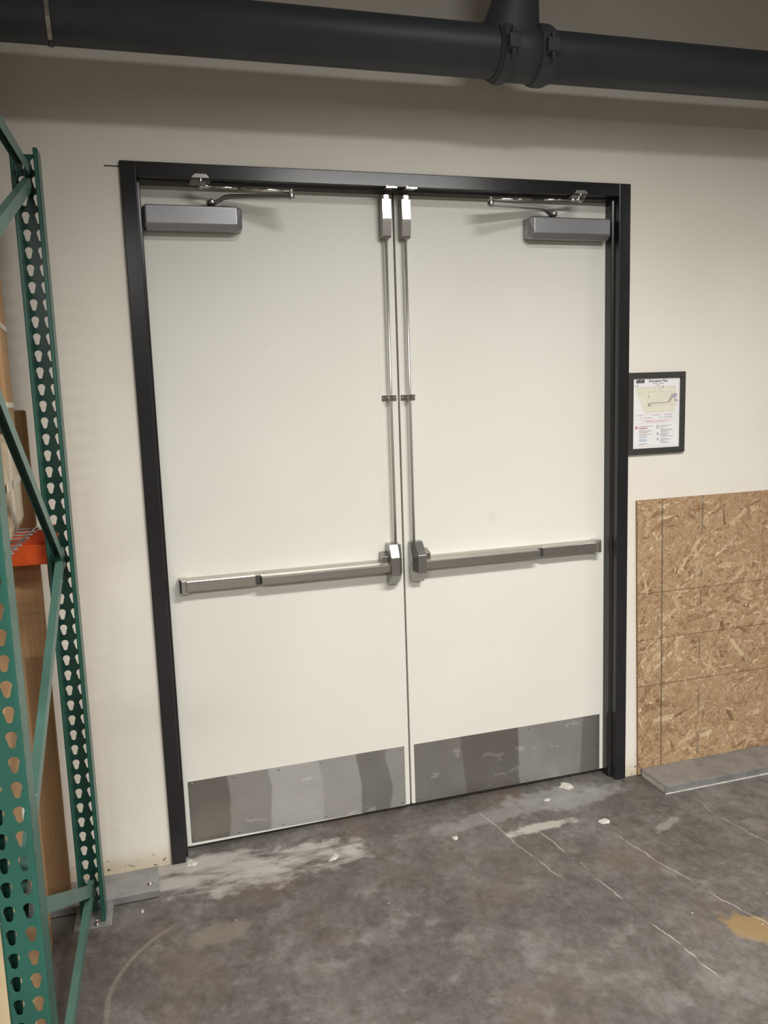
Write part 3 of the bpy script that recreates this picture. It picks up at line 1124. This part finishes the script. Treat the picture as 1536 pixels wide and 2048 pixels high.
def cell(bm, x0, x1, z0, z1, hole, mp):
    """rectangular cell with a hole; mp maps (u, z, side) to 3D"""
    cx = sum(p[0] for p in hole) / len(hole)
    cz = sum(p[1] for p in hole) / len(hole)
    corners = [(x1, z0), (x1, z1), (x0, z1), (x0, z0)]
    ca_ = [math.atan2(q[1] - cz, q[0] - cx) for q in corners]
    outer = []
    hp = list(hole)
    for p in hp:
        a = math.atan2(p[1] - cz, p[0] - cx)
        c, s_ = math.cos(a), math.sin(a)
        t = min([(x1 - cx) / c if c > 1e-6 else 9, (x0 - cx) / c if c < -1e-6 else 9, (z1 - cz) / s_ if s_ > 1e-6 else 9, (z0 - cz) / s_ if s_ < -1e-6 else 9])
        outer.append((cx + c * t, cz + s_ * t))
    # snap nearest outer sample to each corner
    for q, qa in zip(corners, ca_):
        j = min(range(len(hp)), key=lambda i: (outer[i][0] - q[0]) ** 2 + (outer[i][1] - q[1]) ** 2)
        outer[j] = q
    k = len(hp)
    rings = {}
    for sd in (0, 1):
        rings['o', sd] = [bm.verts.new(mp(a, b, sd)) for a, b in outer]
        rings['h', sd] = [bm.verts.new(mp(a, b, sd)) for a, b in hp]
    for i in range(k):
        j = (i + 1) % k
        bm.faces.new((rings['o', 0][i], rings['o', 0][j], rings['h', 0][j], rings['h', 0][i]))
        bm.faces.new((rings['o', 1][j], rings['o', 1][i], rings['h', 1][i], rings['h', 1][j]))
        bm.faces.new((rings['h', 0][i], rings['h', 0][j], rings['h', 1][j], rings['h', 1][i]))


def post(ycen, face, zph):
    """C-shaped post; face = +1 when the punched face looks to +y (the wall), -1 to the aisle"""
    bm = bm_new()
    T = .0022
    yf = ycen + face * PD / 2            # outer plane of the face
    w2 = PW / 2
    rad = .006
    nrow = int(RH / .0508)
    z0 = .0
    def mpf(u, z_, sd):
        return (u, yf - face * (T if sd else 0), z_)
    rows = [zph + .0508 * k for k in range(-1, nrow + 2)]
    for zc in rows:
        a, b = max(0, zc - .0254), min(RH, zc + .0254)
        if b - a < .045:
            if b > a:
                for x0, x1 in ((-w2 + rad, w2 - rad),):
                    box(bm, x0, x1, yf, yf - face * T, a, b)
            continue
        cell(bm, -w2 + rad, 0, a, b, tear(-.0185, zc), mpf)
        cell(bm, 0, w2 - rad, a, b, tear(.0185, zc), mpf)
    for sg in (-1, 1):
        # rounded corner from face to side
        arc = []
        for k in range(6):
            t = math.pi / 2 * k / 5
            arc.append((t,))
        L0, L1 = [], []
        for (t,) in arc:
            for L, r in ((L0, rad), (L1, rad - T)):
                L.append((sg * (w2 - rad + r * math.sin(t)), yf - face * (rad - r * math.cos(t))))
        for L in (L0, L1):
            vs = [[bm.verts.new((p[0], p[1], zz)) for zz in (0, RH)] for p in L]
            for i in range(5):
                bm.faces.new((vs[i][0], vs[i + 1][0], vs[i + 1][1], vs[i][1])).smooth = True
        # side flange with small slots near the fold
        def mps(u, z_, sd, sg=sg):
            return (sg * (w2 - (T if sd else 0)), yf - face * u, z_)
        for zc in rows:
            a, b = max(0, zc - .0254), min(RH, zc + .0254)
            if b <= a:
                continue
            if b - a < .045:
                box(bm, sg * w2, sg * (w2 - T), yf - face * rad, yf - face * .022, a, b)
            else:
                cell(bm, rad, .022, a, b, slot(.013, zc), mps)
        box(bm, sg * w2, sg * (w2 - T), yf - face * .022, yf - face * PD, 0, RH)
        # lip returning inwards
        box(bm, sg * w2, sg * (w2 - .012), yf - face * PD, yf - face * (PD - T), 0, RH)
        box(bm, sg * (w2 - .012), sg * (w2 - .012 + T), yf - face * PD, yf - face * (PD - .010), 0, RH)
    return obj('rack_post', bm, 'green', rack)


post(0, 1, .279 % .0508)
post(-NEAR, -1, (.718) % .0508)

BWX, BH = .020, .036     # brace channel: across, tall


def brace(s0, z0, s1, z1, dx=0.0, flip=1):
    bm = bm_new()
    a, b = Vector((dx, -s0, z0)), Vector((dx, -s1, z1))
    d = (b - a).normalized()
    up = Vector((1, 0, 0)).cross(d).normalized()
    if up.z < 0:
        up = -up
    t = .002
    w, h = BWX, BH
    # C section open downwards, seen as (across, up)
    sec = [(-w, -h / 2), (-w, h / 2), (w, h / 2), (w, -h / 2), (w - t, -h / 2), (w - t, h / 2 - t), (-w + t, h / 2 - t), (-w + t, -h / 2)]
    sec = [(p * .5 * 1.0, q) for p, q in sec]
    A = [bm.verts.new(a + Vector((p, 0, 0)) + up * q) for p, q in sec]
    B = [bm.verts.new(b + Vector((p, 0, 0)) + up * q) for p, q in sec]
    k = len(sec)
    for i in range(k):
        bm.faces.new((A[i], A[(i + 1) % k], B[(i + 1) % k], B[i]))
    bm.faces.new(A[::-1])
    bm.faces.new(B)
    return obj('brace', bm, 'brace', rack)


N0, N1 = .006, NEAR - .006
brace(N0, .125, N1, .125)                 # bottom horizontal
brace(N0, .105, N1, .69)
brace(N0, 1.25, N1, .72)
brace(N0, 1.21, N1, 1.88)
brace(N0, 2.345, N1, 1.94)
brace(N0, 2.385, N1, 2.385)               # top horizontal
for yy in (0, -NEAR):
    def f(bm, yy=yy):
        box(bm, -.062, .058, yy - .060, yy + .055, 0, .006)
    fp = part('foot_plate', 'galv', rack, f, .001)
    def f(bm, yy=yy):
        tube(bm, [(.012, yy - .048, .004), (.012, yy - .048, .014)], .008, 6)
        tube(bm, [(.012, yy - .048, .014), (.012, yy - .048, .026)], .004, 10)
    part('anchor_bolt', 'steel', fp, f)
# weld lump / pad residue by the far foot


def rack_pt(x, y, z):
    v = DX @ Vector((x, y, 0))
    return (RX + v.x, RY + v.y, z)


# beams run to the left of the frame
def beam(yloc, side, label, zt, conn_x):
    bo_ = empty('rack_beam', rack_pt(-.04, yloc, 0)[:2] + (zt,), label, 'rack beam', ROT)
    L = 2.4
    def f(bm):
        # stepped box section, the step holds the deck
        s_ = side
        sec = [(0, -.105), (0, -.0), (-s_ * .018, 0), (-s_ * .018, -.042), (-s_ * .042, -.042), (-s_ * .042, -.105)]
        prism(bm, sec, -L, -.0025, 'x')
    part('beam_tube', 'orange', bo_, f, .003)
    def f(bm):
        box(bm, -.003, .0005, -.052 if side > 0 else 0, .004 if side > 0 else .052, -.175, .012)
        box(bm, -.003, conn_x, .0005 * 1, .0035 if side > 0 else -.0035, -.175, .012)
    part('beam_connector', 'orange', bo_, f)
    return bo_


# rear beam: beside the far post, front face towards the aisle
beam(.040, 1, 'orange rack beam between the cartons and the wall, behind the wire deck', 1.318, .03)
beam(-NEAR - .040, -1, 'orange rack beam end hooked onto the near green post', 1.300, .036)

# wire deck
dk = empty('wire_deck', rack_pt(-.05, 0, 0)[:2] + (1.3235,), 'galvanised wire mesh deck lying on the orange beams', 'wire deck', ROT)
def f(bm):
    for k in range(18):
        yy = .028 - k * .063
        tube(bm, [(-2.3, yy, .0), (-.012, yy, .0)], .0028, 6)
part('long_wires', 'wire', dk, f)['kind'] = 'stuff'
def f(bm):
    for k in range(20):
        xx = -.020 - k * .12
        tube(bm, [(xx, -NEAR - .02, .0055), (xx, .036, .0055)], .0030, 6)
part('cross_wires', 'wire', dk, f)['kind'] = 'stuff'
for k in range(4):
    def f(bm, xx=-.25 - k * .55):
        prism(bm, [(xx - .02, -.004), (xx + .02, -.004), (xx + .02, -.035), (xx - .02, -.035)], -NEAR + .03, -.01, 'y')
    part('deck_support', 'wire', dk, f)

# ------------------------------------------------------------------ cartons in the rack
def carton(name, cx, cy, z0, w, d, h, rz, mat, label, cat='box', bev=.006, tapes=(), labels=()):
    o = empty(name, (cx, cy, z0), label, cat, rz)
    def f(bm):
        box(bm, -w, 0, -d, 0, 0, h)
    part('carton_body', mat, o, f, bev, 3)
    for t in tapes:
        part('tape', 'tape', o, lambda bm: box(bm, *t))
    for t in labels:
        lo = part('shipping_label', 'white', o, lambda bm: box(bm, *t))
        x0, x1, y0, y1, za, zb_ = t
        def f(bm):
            kk = 9
            for q in range(kk):
                zq = za + (zb_ - za) * (.12 + .76 * q / kk)
                hh = (zb_ - za) * .030 * (1 + q % 3)
                if abs(x1 - x0) > abs(y1 - y0):
                    box(bm, x0 + (x1 - x0) * .2, x0 + (x1 - x0) * .8, y0 - .0004, y0 + .0002, zq, zq + hh * .5)
                else:
                    box(bm, x1 - .0002, x1 + .0004, y0 + (y1 - y0) * .2, y0 + (y1 - y0) * .8, zq, zq + hh * .5)
        part('printed_bars', 'ink', lo, f)
    return o


# origin of each carton = its right rear floor corner
carton('tall_carton', -1.320, -.020, 0, .26, .130, 1.69, .14, 'card', 'tall slim brown carton standing upright against the wall behind the rack',
       tapes=[(-.26, .0012, -.131, .001, 1.20, 1.235)])
carton('floor_carton', -1.352, -.330, 0, .60, .62, .98, 0.035, 'card', 'large brown carton with white labels standing on the floor in the rack bay',
       labels=[(-.001, .0012, -.42, -.30, .52, .66), (-.001, .0012, -.16, -.10, .20, .34), (-.30, -.08, -.6215, -.6195, .38, .60)],
       tapes=[(-.001, .0010, -.335, -.285, 0, .978)])
carton('wrapped_carton', -1.320, -.260, 1.334, .50, .42, .30, 0.03, 'wrap', 'carton in clear stretch wrap lying on the wire deck', bev=.045,
       tapes=[(-.001, .0022, -.30, -.26, .05, .26), (-.001, .0022, -.40, -.05, .15, .172)])
carton('long_carton', -1.322, -.270, 1.640, .60, .19, .95, .04, 'card', 'upper brown carton with pale straps stacked on the wrapped one', bev=.005,
       tapes=[(-.60, .0012, -.191, .001, .28, .295), (-.60, .0012, -.191, .001, .06, .075)])
tb = empty('cardboard_tube', (-1.330, -1.150, 0), 'pale cardboard tube standing behind the near green post', 'tube')
part('tube_wall', 'tube', tb, lambda bm: (tube(bm, [(0, 0, 0), (-.010, .0, .72)], .044, 40, cap=False), tube(bm, [(0, 0, 0), (-.010, .0, .72)], .036, 40, cap=False)))

# ------------------------------------------------------------------ scraps on the floor
def scrap(name, pts, h, label, z=0.0, rz=0.0):
    cx = sum(p[0] for p in pts) / len(pts)
    cy = sum(p[1] for p in pts) / len(pts)
    bm = bm_new()
    A = [bm.verts.new((p[0] - cx, p[1] - cy, 0)) for p in pts]
    B = [bm.verts.new(((p[0] - cx) * .85, (p[1] - cy) * .85, h * random.uniform(.6, 1.0))) for p in pts]
    k = len(pts)
    for i in range(k):
        bm.faces.new((A[i], A[(i + 1) % k], B[(i + 1) % k], B[i]))
    bm.faces.new(B)
    bm.faces.new(A[::-1])
    o = obj(name, bm, 'plaster', None)
    o.location = (cx, cy, z)
    tag(o, label, 'plaster scrap')
    return o


def blob(cx, cy, rx, ry, k, seed, ang=0):
    r_ = random.Random(seed)
    P_ = []
    for i in range(k):
        t = 2 * math.pi * i / k
        q = r_.uniform(.65, 1.15)
        a, b = rx * q * math.cos(t), ry * q * math.sin(t)
        P_.append((cx + a * math.cos(ang) - b * math.sin(ang), cy + a * math.sin(ang) + b * math.cos(ang)))
    return P_


scrap('plaster_flake', [(-.413, -.190), (-.395, -.168), (-.372, -.150), (-.366, -.168), (-.384, -.188)], .003, 'pale pointed flake lying on the floor in front of the left door')
scrap('plaster_patch', blob(.690, .018, .034, .035, 14, 3), .0025, 'white round plaster patch on the floor under the right door near the frame')
scrap('plaster_patch', blob(.687, -.294, .026, .024, 13, 4), .003, 'small pale plaster patch on open floor, nearest to the right frame foot')
scrap('plaster_crumb', blob(.555, -.062, .018, .012, 9, 6), .004, 'tiny white plaster crumb just in front of the right kick plate')
scrap('plaster_crumb', blob(.085, -.205, .016, .014, 8, 8), .004, 'tiny white plaster crumb below the meeting line of the doors')
scrap('plaster_crumb', blob(-.895, -.028, .024, .020, 10, 9), .010, 'white plaster lump at the foot of the left frame jamb')
scrap('plaster_crumb', blob(-1.075, -.265, .006, .008, 6, 10), .005, 'tiny white crumb on the floor in front of the short floor channel')
